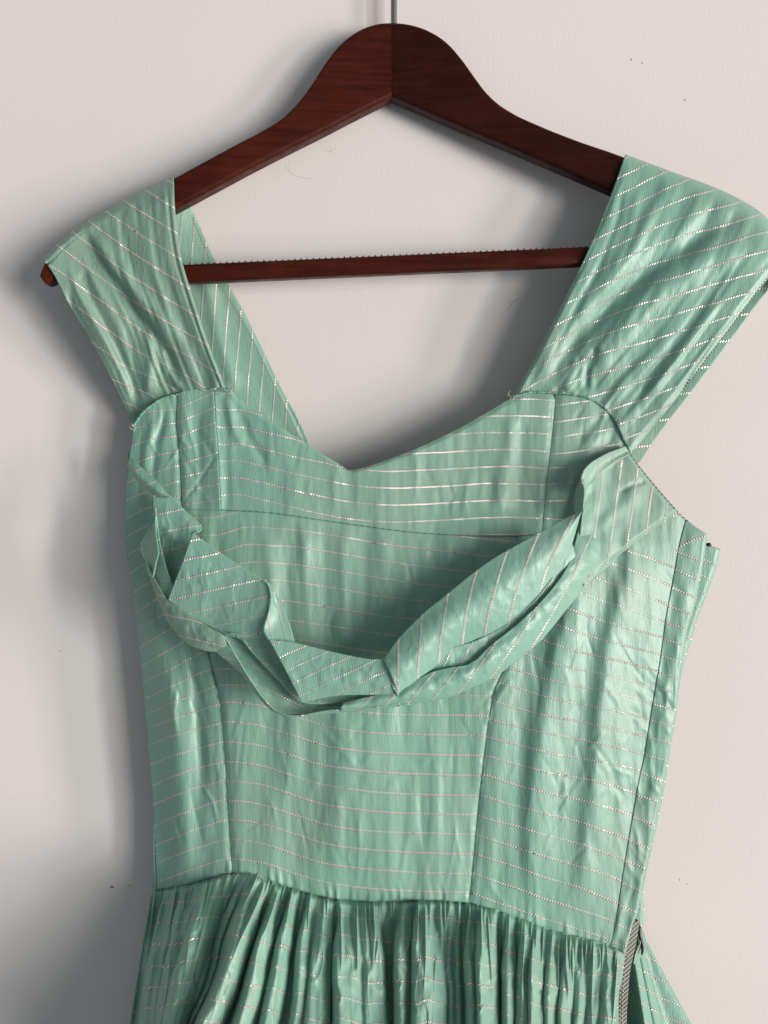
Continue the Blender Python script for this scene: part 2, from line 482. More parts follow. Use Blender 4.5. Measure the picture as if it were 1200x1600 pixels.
def bar_y(x): return 412.5 - 0.0442 * (x - 285)
def bar():
    d = 30.0
    L = P(np.array(95.), np.array(bar_y(95.)), np.array(d)); R = P(np.array(1130.), np.array(bar_y(1130.)), np.array(d))
    hgt, dep, r = 0.0110, 0.0090, 0.0020
    n = 60
    sec = []; ed = []
    for qx, qz, a0 in ((1, 1, 0), (-1, 1, 90), (-1, -1, 180), (1, -1, 270)):
        for a in (0, 30, 60, 90):
            an = math.radians(a0 + a)
            sec.append((qx * (dep/2 - r) + math.cos(an)*r, qz * (hgt/2 - r) + math.sin(an)*r)); ed.append(1.0)
    ns = len(sec)
    V = []
    for k in np.linspace(0, 1, n):
        c = L * (1 - k) + R * k
        for (y, z) in sec: V.append((c[0], c[1] + dep/2 - y, c[2] - hgt/2 + z))
    F = gridF(n, ns, True)[:, ::-1]
    caps = [(0, 1, 2, 3)]
    o = raw_mesh('trouser_bar', V, F, M_woodB, None, True, attr=np.tile(np.array(ed), n))
    world_child(o, hanger)
    # ridged gripping strip let into the top of the bar: teeth too small to pick apart
    Vs, Fs = [], []
    rng = np.random.default_rng(3)
    for x in np.arange(150, 1085, 9.7):
        c = P(np.array(x), np.array(bar_y(x)), np.array(d)); k = len(Vs)
        hw, h = 0.00055, 0.00050 + rng.uniform(-.0002, .00015)
        y0, y1 = c[1] + 0.0012, c[1] + dep - 0.0012
        for (xx, zz) in ((-hw*1.6, -0.0008), (hw*1.6, -0.0008), (hw*0.5, h), (-hw*0.5, h)):
            for yy in (y0, y1): Vs.append((c[0] + xx, yy, c[2] + zz))
        a = k
        Fs += [(a, a+2, a+4, a+6), (a+1, a+7, a+5, a+3), (a, a+6, a+7, a+1), (a+6, a+4, a+5, a+7), (a+4, a+2, a+3, a+5)]
    t = raw_mesh('grip_teeth', Vs, Fs, M_rub, o, False)
    t['kind'] = 'stuff'
    return o
bar()
# hook: a rod that rises out of the frame and bends over
hk = []
x0 = P(np.array(615.5), np.array(40.), np.array(10.))
for z in np.linspace(-0.012, 0.060, 8): hk.append((x0[0], x0[1], x0[2] + z))
R = 0.022
for a in np.linspace(0, math.radians(215), 26)[1:]:
    hk.append((x0[0] - R + R*math.cos(a), x0[1], x0[2] + 0.060 + R*math.sin(a)))
world_child(tube_obj('hook', hk, 1.95, M_steel, None, seg=14, world=True), hanger)

# ------------------------------------------------------------------ dress: shared shape functions
dress = empty('dress', (0, 0, 0), 'mint green striped sleeveless dress with folded cowl band, hanging from the wooden hanger', 'dress')

XL = [(600, 208), (665, 207), (690, 206), (720, 201), (770, 197), (850, 196), (900, 203), (960, 212), (1050, 221), (1150, 230), (1250, 238), (1390, 245), (1500, 248)]
XR = [(600, 1130), (835, 1105), (880, 1099), (945, 1086), (990, 1073), (1050, 1064), (1125, 1055), (1195, 1042), (1255, 1030), (1310, 1019), (1365, 1007), (1425, 996), (1443, 989), (1489, 977)]
DM = [(600, 33), (700, 38), (850, 49), (1000, 52), (1150, 51), (1390, 47), (1500, 46)]
DE = 23.0
DER = 37.0
BZ = 8.0

def pathx(py, path):
    xs = [p[1] for p in path]; ys = [p[0] for p in path]
    return np.interp(py, xs, ys)
def vfold(px, py, path, amp, wid, fade=40, skew=0.0):
    """fold running down the cloth along path [(x,y)...]"""
    y0, y1 = path[0][1], path[-1][1]
    dx = (px - pathx(py, path)) / wid
    e = np.where(dx < 0, np.exp(-(dx / (1 + skew)) ** 2), np.exp(-(dx / (1 - skew)) ** 2))
    return amp * e * sstep(y0 - fade, y0 + fade, py) * (1 - sstep(y1 - fade, y1 + fade, py))
def pdist(px, py, path):
    """distance to a polyline in px, and position 0..1 along it"""
    best = np.full(px.shape, 1e9); pos = np.zeros(px.shape); sd = np.zeros(px.shape)
    n = len(path) - 1
    for k in range(n):
        ax, ay = path[k]; bx, by = path[k + 1]
        vx, vy = bx - ax, by - ay; L2 = vx*vx + vy*vy
        t = np.clip(((px - ax)*vx + (py - ay)*vy) / L2, 0, 1)
        qx, qy = px - ax - t*vx, py - ay - t*vy
        dd = np.hypot(qx, qy)
        m = dd < best
        best = np.where(m, dd, best); pos = np.where(m, (k + t) / n, pos)
        sd = np.where(m, np.sign(vx*qy - vy*qx), sd)
    return best, pos, sd
def dfold(px, py, path, amp, wid, e=0.15, skew=0.0):
    d, t, s = pdist(px, py, path)
    wd = wid * (1 + skew * s)
    return amp * np.exp(-(d / wd) ** 2) * sstep(0, e, t) * (1 - sstep(1 - e, 1, t))

_r = np.random.default_rng(11)
CREASES = []
for (x0_, x1_, y0_, y1_, n_, lean, amp_) in ((215, 345, 980, 1350, 22, 0.15, 0.7), (365, 740, 1120, 1370, 34, 0.05, 0.45), (770, 1010, 960, 1420, 60, -0.25, 0.42), (350, 840, 850, 1000, 22, 0.0, 0.5),
                                            (360, 840, 640, 800, 24, 0.1, 0.45), (870, 970, 640, 790, 14, -0.3, 0.6), (215, 335, 640, 780, 16, 0.1, 0.6), (960, 1075, 880, 1420, 30, 0.6, 0.5)):
    for _ in range(n_):
        cx_, cy_ = _r.uniform(x0_, x1_), _r.uniform(y0_, y1_)
        L_ = _r.uniform(18, 70); a_ = lean + _r.normal(0, 0.35); b_ = _r.normal(0, 5)
        dx_, dy_ = math.sin(a_) * L_, math.cos(a_) * L_
        CREASES.append(([(cx_ - dx_, cy_ - dy_), (cx_ + b_, cy_), (cx_ + dx_, cy_ + dy_)], _r.choice([-1, 1]) * amp_ * _r.uniform(0.4, 1.0), _r.uniform(2.5, 6.0)))

SEAM_L = [(277, 617), (276, 660), (281, 720), (284, 795), (293, 880), (311, 960), (330, 1040), (344, 1100), (351, 1180), (357, 1280), (363, 1364)]
SEAM_R = [(868, 616), (862, 680), (851, 780), (846, 834), (835, 900), (815, 980), (790, 1040), (770, 1090), (757, 1180), (745, 1290), (734, 1412)]
RIDGE = [(334, 610), (337, 660), (341, 720), (345, 797)]
UNDER = [(284, 795), (345, 797), (420, 801), (520, 815), (640, 831), (740, 837), (800, 838), (846, 834)]
PLACK = [(1072, 812), (1062, 850), (1053, 900), (1041, 965), (1032, 1030), (1020, 1100), (1007, 1180), (998, 1223), (985, 1297), (973, 1370), (962, 1443), (952, 1478)]

def body(px, py):
    xl = ip(py, XL); xr = ip(py, XR)
    s = np.clip((px - xl) / (xr - xl), 0, 1)
    q = np.abs(2*s - 1)
    ed_ = np.where(s < 0.5, DE, DER)
    d = ed_ + (ip(py, DM) - ed_) * (1 - q ** 4.6)
    # seam valleys
    for sm, a in ((SEAM_L, -1.1), (SEAM_R, -0.9)):
        d = d + vfold(px, py, sm, a, 5, 5)
    for sm, sd_ in ((SEAM_L, 181), (SEAM_R, 182)):
        dx_ = px - pathx(py, sm)
        d = d + 0.40 * vn(py/7.5, np.sign(dx_)*3.5, sd_) * np.exp(-(np.abs(dx_)/11.0)**1.3) * sstep(605, 640, py)
    d = d + vfold(px, py, RIDGE, 0.9, 7, 10, 0.3) + vfold(px, py, [(352, 600), (356, 797)], -0.9, 7, 20)
    d = d + vfold(px, py, [(310, 640), (314, 800)], -1.2, 12, 20)
    # left side panel: a soft roll beside the seam, pulls under the armhole
    d = d + vfold(px, py, [(232, 930), (260, 1060), (277, 1160), (286, 1280), (292, 1370)], 3.2, 22, 50, 0.15)
    d = d + vfold(px, py, [(290, 960), (306, 1080), (313, 1160), (319, 1240)], -2.4, 9, 40)
    d = d + vfold(px, py, [(232, 1030), (246, 1200), (258, 1380)], -1.5, 16, 50)
    d = d + vfold(px, py, [(240, 660), (228, 700), (222, 740)], 1.3, 7, 20) + vfold(px, py, [(258, 640), (246, 690), (240, 740)], -1.3, 6, 20)
    # right side panel: two long rolls falling from under the band
    d = d + vfold(px, py, [(905, 900), (872, 1030), (852, 1120), (835, 1240), (825, 1390)], 4.6, 28, 60, -0.3)
    d = d + vfold(px, py, [(985, 880), (952, 1010), (940, 1130), (925, 1260), (912, 1400)], 4.2, 25, 60, -0.3)
    d = d + vfold(px, py, [(790, 1050), (776, 1180), (770, 1330)], 1.4, 22, 50)
    # centre panel
    d = d + vfold(px, py, [(420, 1040), (415, 1180), (405, 1320)], -1.2, 20, 50) + vfold(px, py, [(520, 1040), (505, 1200), (520, 1380)], -0.8, 26, 60)
    d = d + vfold(px, py, [(540, 1090), (530, 1380)], 5.0, 90, 70, -0.6)
    # gathers under the bust line
    for x, a in ((420, .9), (447, -.8), (476, .9), (505, -.7), (533, .9), (566, -.6), (600, .6), (650, -.6), (700, .6), (745, -.5)):
        d = d + vfold(px, py, [(x, 835), (x + 6, 1010)], a, 9, 22)
    # small pulls on the bust pieces
    d = d + dfold(px, py, [(352, 615), (362, 660), (378, 700)], 1.3, 7) + dfold(px, py, [(372, 640), (392, 690), (420, 730)], -1.0, 7)
    d = d + dfold(px, py, [(800, 640), (793, 720), (780, 800)], 1.2, 13) + dfold(px, py, [(820, 650), (812, 740), (806, 815)], -1.0, 12)
    d = d + dfold(px, py, [(960, 660), (930, 690), (905, 730)], 1.0, 9) + dfold(px, py, [(945, 650), (925, 665), (900, 690)], -0.8, 8)
    # uneven cloth
    d = d + 1.15 * vn(px/46, py/190, 3) + 0.55 * vn(px/17, py/85, 4) + 0.14 * vn(px/7, py/36, 14)
    # crumples beside the placket
    mk = sstep(900, 985, px) * sstep(930, 1040, py)
    d = d + mk * (0.40 * ridged(px/24 + 0.3*vn(px/30, py/30, 8), (py - 0.9*px)/52, 5) + 0.25 * ridged(px/15, (py + 0.6*px)/40, 6))
    if px.size > 2000:
        for pth, a_, w_ in CREASES:
            cx_, cy_ = pth[1]
            rx_ = max(abs(p[0] - cx_) for p in pth) + 3*w_; ry_ = max(abs(p[1] - cy_) for p in pth) + 3*w_
            m_ = (np.abs(px - cx_) < rx_) & (np.abs(py - cy_) < ry_)
            if m_.any(): d[m_] += dfold(px[m_], py[m_], pth, a_, w_, 0.35)
    return d

def stripes(y600, shape):
    ys = np.array(y600, float); idx = np.arange(len(ys))
    def f(px, py):
        y = py - shape(px, py)
        v = np.interp(y, ys, idx)
        v = np.where(y < ys[0], (y - ys[0]) / (ys[1] - ys[0]), v)
        v = np.where(y > ys[-1], idx[-1] + (y - ys[-1]) / (ys[-1] - ys[-2]), v)
        return px / 4.1, v
    return f

# centre, below the bust line
YC = [823, 850, 877, 905, 932, 962, 992, 1021, 1052, 1084, 1116, 1147, 1178, 1209, 1240, 1270, 1301, 1331, 1362, 1392]
def shape_c(px, py):
    lo = sip(px, [(280, -44), (355, -51), (410, -43), (455, -29), (500, -15), (560, -5), (620, 0), (680, 2), (755, 3), (860, 6)])
    up = sip(px, [(280, -12), (345, -16), (380, -26), (430, -25), (500, -16), (600, 0), (700, 12), (780, 22), (860, 30)])
    w_ = sstep(960, 1110, py)
    return lo * w_ + up * (1 - w_) + 1.2 * vn(px/60, py/50, 31)
# centre, above it
YU = [630 + 26.5*k for k in range(8)]          # 630 .. 815.5
def shape_u(px, py):
    return sip(px, [(330, -46), (345, -42), (370, -43), (400, -37), (480, -18), (540, -6), (600, 0), (680, -2), (770, -7), (810, -7), (850, -5), (880, -3)]) + 0.8 * vn(px/50, py/40, 32)
def shape_cup(px, py):
    k = ip(py, [(600, 0.52), (700, 0.36), (800, 0.13)])
    return -(px - 340) * k - 40
YLs = [660, 680, 704, 727, 751, 775, 800, 826, 852, 879, 906, 933, 960, 988, 1016, 1044, 1072, 1100, 1129, 1158, 1189, 1218, 1248, 1280, 1308, 1340, 1371]
def shape_l(px, py):
    k = ip(py, [(640, 0.05), (700, 0.26), (800, 0.42), (950, 0.56), (1050, 0.50), (1150, 0.30), (1300, 0.36), (1380, 0.33)])
    xs = pathx(py, SEAM_L)
    t = np.clip((xs - px) / 120.0, -0.2, 1.3)
    return k * 120 * (t * 0.75 + 0.25 * t * t) + 1.0 * vn(px/30, py/30, 33)
def shape_r(px, py):
    xs = pathx(py, SEAM_R)
    k = ip(py, [(600, -0.16), (700, -0.18), (800, -0.05), (860, 0.36), (960, 0.36), (1080, 0.24), (1200, 0.22), (1300, 0.28), (1420, 0.35), (1500, .35)])
    t = (px - xs)
    return k * t + 2.0 * np.sin(t / 45.0) + 1.4 * vn(px/45, py/40, 34)
YRs = [607, 633, 660, 685, 711, 733, 757, 784, 811, 838] + [866, 895, 925, 955, 985, 1013, 1040, 1067, 1095, 1123, 1152, 1181, 1211, 1243, 1273, 1303, 1333, 1364, 1394, 1424]

def grid_panel(name, top, bot, left, right, nu, nv, sf, dd=0.0, mat=None, extra=None, label=None):
    px, py, u, v = coons(top, bot, left, right, nu, nv)
    d = body(px, py) + dd
    if extra is not None: d = d + extra(px, py, u, v)
    su, sv = sf(px, py)
    return cloth(name, dress, px, py, d, su, sv, mat or M_fab, label=label)

WAIST = [(245, 1391), (290, 1384), (330, 1373), (363, 1364), (400, 1367), (430, 1380), (470, 1393), (520, 1405), (570, 1410), (620, 1409), (680, 1408),
         (734, 1412), (790, 1428), (840, 1447), (890, 1463), (930, 1473), (952, 1478)]
def waist_pucker(px, py, u, v):
    y1 = py[-1:, :]
    z = y1 - py
    return (1 - sstep(0, 34, z)) * (0.75 * vn(px/6.5 + 0.4*vn(px/20, py/20, 43), py*0, 41)) - 1.4 * (1 - sstep(0, 3, z))

NECK_L = [(334, 610), (356, 606), (375, 624), (420, 655), (485, 697), (530, 725), (545, 734)]
NECK = NECK_L + [(570, 730), (640, 705), (720, 667), (802, 620), (830, 613), (868, 616)]
# neck edge turned in: slight roll
def neck_roll(px, py, u, v): return -1.2 * (1 - sstep(0, 0.05, v))
grid_panel('bodice_panel', NECK, UNDER[1:], RIDGE, SEAM_R[:4], 230, 90, stripes(YU, shape_u), 0.3, extra=neck_roll, label='upper front panel under the neckline')
grid_panel('bodice_panel', [(277, 617), (305, 609), (334, 610)], UNDER[:2], SEAM_L[:4], RIDGE, 34, 80, stripes([600 + 24.5*k for k in range(12)], shape_cup), 0.3, label='narrow left bust panel')
grid_panel('bodice_panel', UNDER, WAIST[3:12], SEAM_L[3:], SEAM_R[3:], 230, 260, stripes(YC, shape_c), -0.2, extra=waist_pucker, label='centre front panel down to the waist')
LEFT_EDGE = [(208, 664), (206, 690), (201, 720), (197, 770), (196, 850), (203, 900), (212, 960), (221, 1050), (230, 1150), (238, 1250), (245, 1391)]
grid_panel('bodice_panel', [(208, 664), (225, 641), (250, 624), (277, 617)], WAIST[:4], LEFT_EDGE, SEAM_L, 60, 330, stripes(YLs, shape_l), 0.0, extra=waist_pucker, label='left side panel')
grid_panel('bodice_panel', [(868, 616), (905, 620), (935, 632), (960, 658), (975, 690), (985, 710), (1010, 742), (1040, 778), (1060, 801), (1072, 812)],
           WAIST[11:], SEAM_R, PLACK, 120, 330, stripes(YRs, shape_r), 0.0, extra=waist_pucker, label='right side panel')
# placket: folded strip down the side opening
PEDGE = [(1105, 835), (1099, 880), (1086, 945), (1073, 990), (1064, 1050), (1055, 1125), (1042, 1195), (1030, 1255), (1019, 1310), (1007, 1365), (996, 1425), (989, 1443), (977, 1490)]
def plk(px, py, u, v): return 0.3 - 0.3*(1-u)**4 + 0.9 * np.sin(np.pi * u) * vn(u*2, py/45, 51) + 4.5 * u - 1.5*sstep(.9,1,u)
grid_panel('side_placket', [(1072, 812), (1088, 824), (1105, 835)], [(952, 1478), (965, 1484), (977, 1492)], PLACK, PEDGE, 30, 300,
           stripes(YRs, lambda px, py: shape_r(px, py) + 2), 0.4, extra=plk, label='folded placket strip along the right side opening')
# piece of the back that shows beyond the opening, and the whole back behind
def back_depth(px, py): return 15 + 0.6 * vn(px/60, py/120, 61) + (DE - 15.8) * (1 - sstep(0, 16, px - ip(py, XL)))
px, py, u, v = coons([(200, 705), (480, 705), (545, 790), (800, 720), (980, 770), (1050, 828), (1100, 848), (1126, 858)],
                     [(238, 1405), (600, 1420), (1003, 1470)],
                     [(200, 705), (199, 850), (224, 1050), (240, 1250), (238, 1405)],
                     [(1126, 858), (1118, 890), (1104, 930), (1088, 975), (1064, 1060), (1040, 1220), (1020, 1320), (1006, 1385), (1006, 1420), (1003, 1470)], 120, 160)
cloth('back_panel', dress, px, py, back_depth(px, py), px/4.1, (py - 0.5*px)/27, M_fab, label='back of the bodice, peeping out beyond the placket')
# snap fastener on the back edge
o = tube_obj('snap_fastener', [(1103, 850, 19), (1107, 851, 19.5), (1111, 852, 19)], [0.5, 1.2, 1.3, 0.5], M_dark, dress, seg=10)

# ------------------------------------------------------------------ straps
def strap(name, top, bot, left, right, nu, nv, dtop, dbot, sf, extra, mat, label, over=True, sag=0.0):
    px, py, u, v = coons(top, bot, left, right, nu, nv)
    dt = dtop(px, py); db = dbot(px, py)
    ve = v ** 1.45 if over else v
    d = dt * (1 - ve) + db * ve + sag * np.sin(np.pi * np.clip(v, 0, 1))
    d = d + extra(px, py, u, v) * sstep(0, 0.10, v)
    if over: d = d - 8.5 * (1 - np.sqrt(np.clip(1 - (1 - np.clip(v / 0.045, 0, 1)) ** 2, 0, 1)))
    if over:
        lim = np.minimum(hang_front(px), 38) + 1.3
        lim = lim * sstep(0.02, 0.05, v) * (1 - sstep(50, 190, py - py[0:1, :]))
        bl = 32.5 * (1 - sstep(18, 95, np.abs(py - bar_y(px) - 14)))
        lim = np.maximum(lim, bl)
        d = np.where(lim > 5, 0.5 * (d + lim + np.sqrt((d - lim) ** 2 + 1.5)), d)
    su, sv = sf(px, py, u, v)
    return cloth(name, dress, px, py, d, su, sv, mat, label=label)

# left, front
LS_TOP = [(66, 404), (90, 380), (120, 355), (160, 331), (200, 308), (235, 291), (271, 275)]
LS_L = [(66, 404), (85, 431), (110, 480), (140, 530), (175, 595), (208, 664)]
LS_R = [(271, 275), (274, 330), (283, 400), (300, 460), (325, 535), (352, 605)]
LS_B = [(208, 664), (225, 641), (250, 623), (285, 612), (320, 607), (352, 605)]
def ls_extra(px, py, u, v):
    e = dfold(px, py, [(118, 352), (150, 400), (185, 445), (215, 485), (245, 525), (268, 560), (285, 606)], -3.4, 9, 0.18, 0.35)
    e = e + dfold(px, py, [(140, 352), (175, 410), (210, 455), (245, 495), (280, 540)], 2.4, 13)
    e = e + dfold(px, py, [(98, 380), (120, 450), (150, 510), (190, 580), (212, 640)], 2.0, 8) + dfold(px, py, [(112, 385), (140, 460), (170, 520), (205, 590), (222, 640)], -1.8, 7)
    e = e + dfold(px, py, [(232, 510), (236, 560), (230, 620)], 1.8, 8) + dfold(px, py, [(250, 540), (262, 580), (282, 610)], 1.6, 5)
    e = e + dfold(px, py, [(192, 320), (190, 360), (196, 420)], -0.8, 5)
    w_ = u * 13 + 0.7 * vn(u*3, v*2, 71)
    e = e + 0.9 * vn(w_, v*2.2, 72) + 0.55 * vn(w_*2.3, v*3.5, 73) + 0.9 * vn(u*4, v*1.5, 74)
    e = e - 1.0 * sstep(0.93, 0.95, u) + 1.0 * sstep(0.955, 0.975, u) - 1.6*sstep(0.975, 1.0, u)       # turned hem on the neck side
    e = e - 2.0 * (1 - sstep(0, 0.06, u)) + 15.0 * (u - 0.5)
    return e
def ls_stripe(px, py, u, v):
    sl = 0.60 + 0.10 * sstep(0.15, 0.5, v) - 0.10 * sstep(0.75, 1.0, v)
    sp = 37.0
    return (px + 0.6*py) / 4.2, (py - 0.64 * px - 0.03*(py - 480)*0 + 5*np.sin(px/50.) + 26*sstep(.7, 1, v)*(1-u)) / sp + 0.05 * vn(u*6, v*5, 75)
strap('shoulder_strap', LS_TOP, LS_B, LS_L, LS_R, 110, 170, lambda x, y: hang_front(x) + 2.2, lambda x, y: body(x, y + 12) - 1.2,
      ls_stripe, ls_extra, M_strap, 'left front strap with long soft creases', sag=9.0)
# left, back strap seen through the neck opening
LB_R = [(271, 276), (300, 326), (335, 405), (372, 470), (405, 535), (440, 608), (465, 655), (492, 715)]
LB_L = [(66, 404), (100, 450), (150, 540), (200, 620), (250, 715)]
def lb_extra(px, py, u, v):
    return 0.9 * vn(u*9, v*2.5, 81) + 0.8*np.sin(u*9 + v*3) + dfold(px, py, [(318, 420), (340, 520), (372, 620)], 1.8, 12) - 1.0*dfold(px, py, [(322, 350), (372, 465), (430, 590), (478, 690)], 1.0, 3.5, .02)
def lb_depth(x, y): return hang_front(x) - 14.5
strap('shoulder_strap', LS_TOP, [(250, 715), (370, 715), (492, 715)], LB_L, LB_R, 110, 150, lambda x, y: hang_front(x) - 6.5 + 0*x, lambda x, y: 17.0 + 0*x,
      lambda px, py, u, v: (py / 4.1, (px + 0.07*py) / 20.5 + 0.04*vn(u*5, v*4, 82)), lambda px, py, u, v: lb_extra(px, py, u, v) - 9.0 * sstep(0, 0.2, v) * (1 - sstep(0.3, 0.9, v)),
      M_fab, 'left back strap seen behind the hanger bar', over=False)
# right, front
RS_TOP = [(977, 241), (1020, 257), (1060, 272), (1105, 288), (1150, 308), (1190, 333), (1212, 362), (1222, 395)]
RS_L = [(977, 241), (960, 290), (940, 340), (915, 400), (885, 460), (855, 520), (825, 578), (802, 619)]
RS_R = [(1222, 395), (1205, 428), (1165, 480), (1120, 540), (1065, 612), (1020, 668), (986, 709)]
RS_B = [(802, 619), (830, 613), (870, 614), (905, 618), (935, 630), (960, 656), (975, 688), (986, 709)]
def rs_extra(px, py, u, v):
    e = dfold(px, py, [(1175, 330), (1110, 360), (1050, 400), (990, 445), (940, 490), (895, 540), (865, 590)], -4.2, 17, 0.2, 0.25)
    e = e + dfold(px, py, [(1190, 380), (1110, 400), (1040, 450), (990, 500), (950, 550), (925, 600)], 2.6, 20)
    e = e + dfold(px, py, [(1030, 300), (990, 390), (930, 470), (870, 540), (840, 600)], 2.0, 14)
    e = e + dfold(px, py, [(975, 280), (965, 340), (935, 420), (890, 500), (850, 580)], -1.1, 6) + dfold(px, py, [(1000, 290), (985, 360), (955, 430)], 1.0, 8)
    e = e + dfold(px, py, [(935, 540), (918, 575), (915, 612)], -2.0, 6) + dfold(px, py, [(905, 560), (890, 590), (885, 612)], 1.6, 8)
    e = e + dfold(px, py, [(1150, 400), (1090, 490), (1030, 570), (985, 640)], -1.6, 9) + dfold(px, py, [(1130, 460), (1070, 540), (1010, 620)], 1.3, 8)
    w_ = u * 12 + 0.8 * vn(u*3, v*2, 91)
    e = e + 0.8 * vn(w_, v*2.4, 92) + 0.5 * vn(w_*2.3, v*3.6, 93) + 0.8 * vn(u*4, v*1.6, 94)
    return e - 1.6 * (1 - sstep(0, 0.035, u)) - 2.2 * sstep(0.95, 1.0, u) + 4.0 * (u - 0.4)
def rs_stripe(px, py, u, v):
    bend = -0.30 * (px - 1000) - 0.00035 * (px - 1000) * np.abs(px - 1000) * 0 + 28 * (1 - sstep(0.0, 0.45, u)) * sstep(0, .25, v) * 0.9
    return px / 4.1, (py + 0.36 * (px - 1000) - 20 * (1 - sstep(0.0, 0.5, u)) + 9 * np.sin(u*5.5 + 0.6) - 14 * sstep(0.7, 1.0, u)*(1-v)) / 28.0 + 0.05 * vn(u*6, v*5, 95)
strap('shoulder_strap', RS_TOP, RS_B, RS_L, RS_R, 140, 180, lambda x, y: np.minimum(hang_front(x), 38) + 2.2, lambda x, y: body(x, y + 12) - 1.2,
      rs_stripe, rs_extra, M_fab, 'right front strap with a deep diagonal fold', sag=6.5)
# right, back strap: only its outer hem shows
RB_R = [(1222, 395), (1208, 440), (1172, 490), (1128, 550), (1075, 620), (1032, 675), (1000, 722)]
strap('shoulder_strap', RS_TOP, [(830, 722), (920, 722), (1000, 722)], [(977, 241), (945, 350), (900, 470), (860, 600), (830, 722)], RB_R, 100, 130,
      lambda x, y: np.minimum(hang_front(x), 38) - 6.5, lambda x, y: 17.0 + 0*x,
      lambda px, py, u, v: (px / 4.1, (py + 0.10 * px) / 38.0), lambda px, py, u, v: 0.8*vn(u*8, v*3, 97) - 8.0 * sstep(0, 0.2, v) * (1 - sstep(0.3, 0.9, v)),
      M_fab, 'right back strap, its hem showing beyond the front strap', over=False)

# ------------------------------------------------------------------ cowl band
def lin(angle, spacing, thru, jit=0.03, seed=1):
    a = math.radians(angle)
    dx, dy = math.cos(a), math.sin(a)
    def f(px, py, u, v):
        return ((px*dx + py*dy) / 4.1, ((py - thru[1])*dx - (px - thru[0])*dy) / spacing + jit * vn(px/30, py/30, seed))
    return f

band = bpy.data.objects.new('cowl_band', None)
col.objects.link(band); band.parent = dress
band['label'] = 'folded cowl band draped loosely across the bust'
def ribbon(curves, n, m, sf, bulge=0.0, wr=0.35, seed=1, mat=None, label=None):
    """cloth lofted through two or more curves of (px, py, mm from wall)"""
    C = np.stack([crv(c, n) for c in curves])            # k, n, 3
    k = len(C)
    S = np.empty((m, n, 3))
    vv = np.linspace(0, 1, m)
    if k == 2:
        S = C[0][None] * (1 - vv)[:, None, None] + C[1][None] * vv[:, None, None]
    else:
        for j in range(n):
            S[:, j] = crv_u(C[:, j], m)
    u = np.linspace(0, 1, n)[None] + 0 * vv[:, None]; v = vv[:, None] + 0 * u
    px, py, d = S[..., 0], S[..., 1], S[..., 2]
    d = np.where(d > 55, 55 + (d - 55) * 0.56, d) + BZ
    d = d + bulge * np.sin(np.pi * v) + wr * (vn(px/22, py/22, seed) + 0.5*vn(px/9, py/9, seed + 1)) * np.sin(np.pi*np.clip(v, 0.02, 0.98)) ** 0.5
    d = d + 0.5 * wr * (2*(1 - np.abs(vn(px/17 + 0.5*vn(px/25, py/25, seed+3), (py - 0.7*px)/48, seed + 2)))**4 - 0.5) * np.sin(np.pi*v)
    su, sv = sf(px, py, u, v)
    return cloth('band_fold', band, px, py, d, su, sv, mat or M_fab, thick=0.0009, label=label)
def crv_u(p, m):
    q = np.vstack([2*p[0] - p[1], p, 2*p[-1] - p[-2]])
    x = np.linspace(0, len(p) - 1, m); k = np.clip(x.astype(int), 0, len(p) - 2); t = (x - k)[:, None]
    a, b, c, d = q[k], q[k+1], q[k+2], q[k+3]
    return 0.5 * (2*b + (c - a)*t + (2*a - 5*b + 4*c - d)*t**2 + (3*b - a - 3*c + d)*t**3)

# under layer on the left: outer skin of the band lying against the side panel, then swinging out as the trough
ribbon([[(241, 790, 40), (252, 860, 48), (275, 925, 56), (320, 975, 62), (375, 1000, 64), (425, 1020, 62), (480, 1060, 66), (560, 1085, 76), (640, 1080, 80)],
        [(240, 800, 38), (242, 880, 46), (262, 945, 55), (318, 1000, 62), (376, 1045, 66), (425, 1085, 72), (480, 1102, 78), (560, 1100, 84), (640, 1092, 86)],
        [(239, 806, 36), (237, 890, 44), (258, 950, 54), (318, 985, 66), (356, 1008, 72), (400, 1077, 78), (432, 1112, 84), (510, 1113, 90), (640, 1100, 92)]],
       120, 30, lambda px, py, u, v: (px/4.1, (py - 0.28*px + 30*np.sin(u*4))/24.5), wr=0.5, seed=101, label='inside of the trough, deep green in shade')
# trough lower front lip: the outside of the band under the rim, centre to right
ribbon([[(350, 994, 73), (362, 1015, 75), (381, 1047, 78), (400, 1077, 80), (415, 1097, 83), (432, 1112, 86), (462, 1120, 90), (512, 1112, 93), (575, 1108, 95), (625, 1100, 95)],
        [(346, 996, 66), (358, 1020, 68), (377, 1052, 71), (397, 1081, 73), (413, 1100, 76), (431, 1114, 79), (462, 1121, 83), (512, 1113, 86), (575, 1110, 88), (625, 1102, 88)]],
       120, 8, lin(20, 26, (420, 1100)), wr=0.1, seed=103)
# second layer inside the trough
ribbon([[(358, 990, 74), (400, 994, 74), (430, 998, 76), (470, 1010, 78), (560, 1040, 82)],
        [(381, 998, 74), (400, 1024, 76), (432, 1060, 79), (474, 1098, 86), (560, 1096, 88)]],
       60, 24, lin(12, 20, (430, 1040)), bulge=-2, wr=0.5, seed=105)
# panel A: upper left piece
ribbon([[(238, 770, 34), (262, 772, 36), (290, 798, 38), (315, 822, 41), (303, 833, 44)],
        [(240, 830, 37), (256, 832, 39), (274, 838, 41), (292, 842, 44), (298, 850, 46)],
        [(238, 910, 42), (248, 925, 45), (258, 932, 46), (262, 936, 48), (266, 938, 49)]],
       60, 60, lin(-11, 29.5, (300, 823)), wr=0.6, seed=107, label='upper left piece of the band')
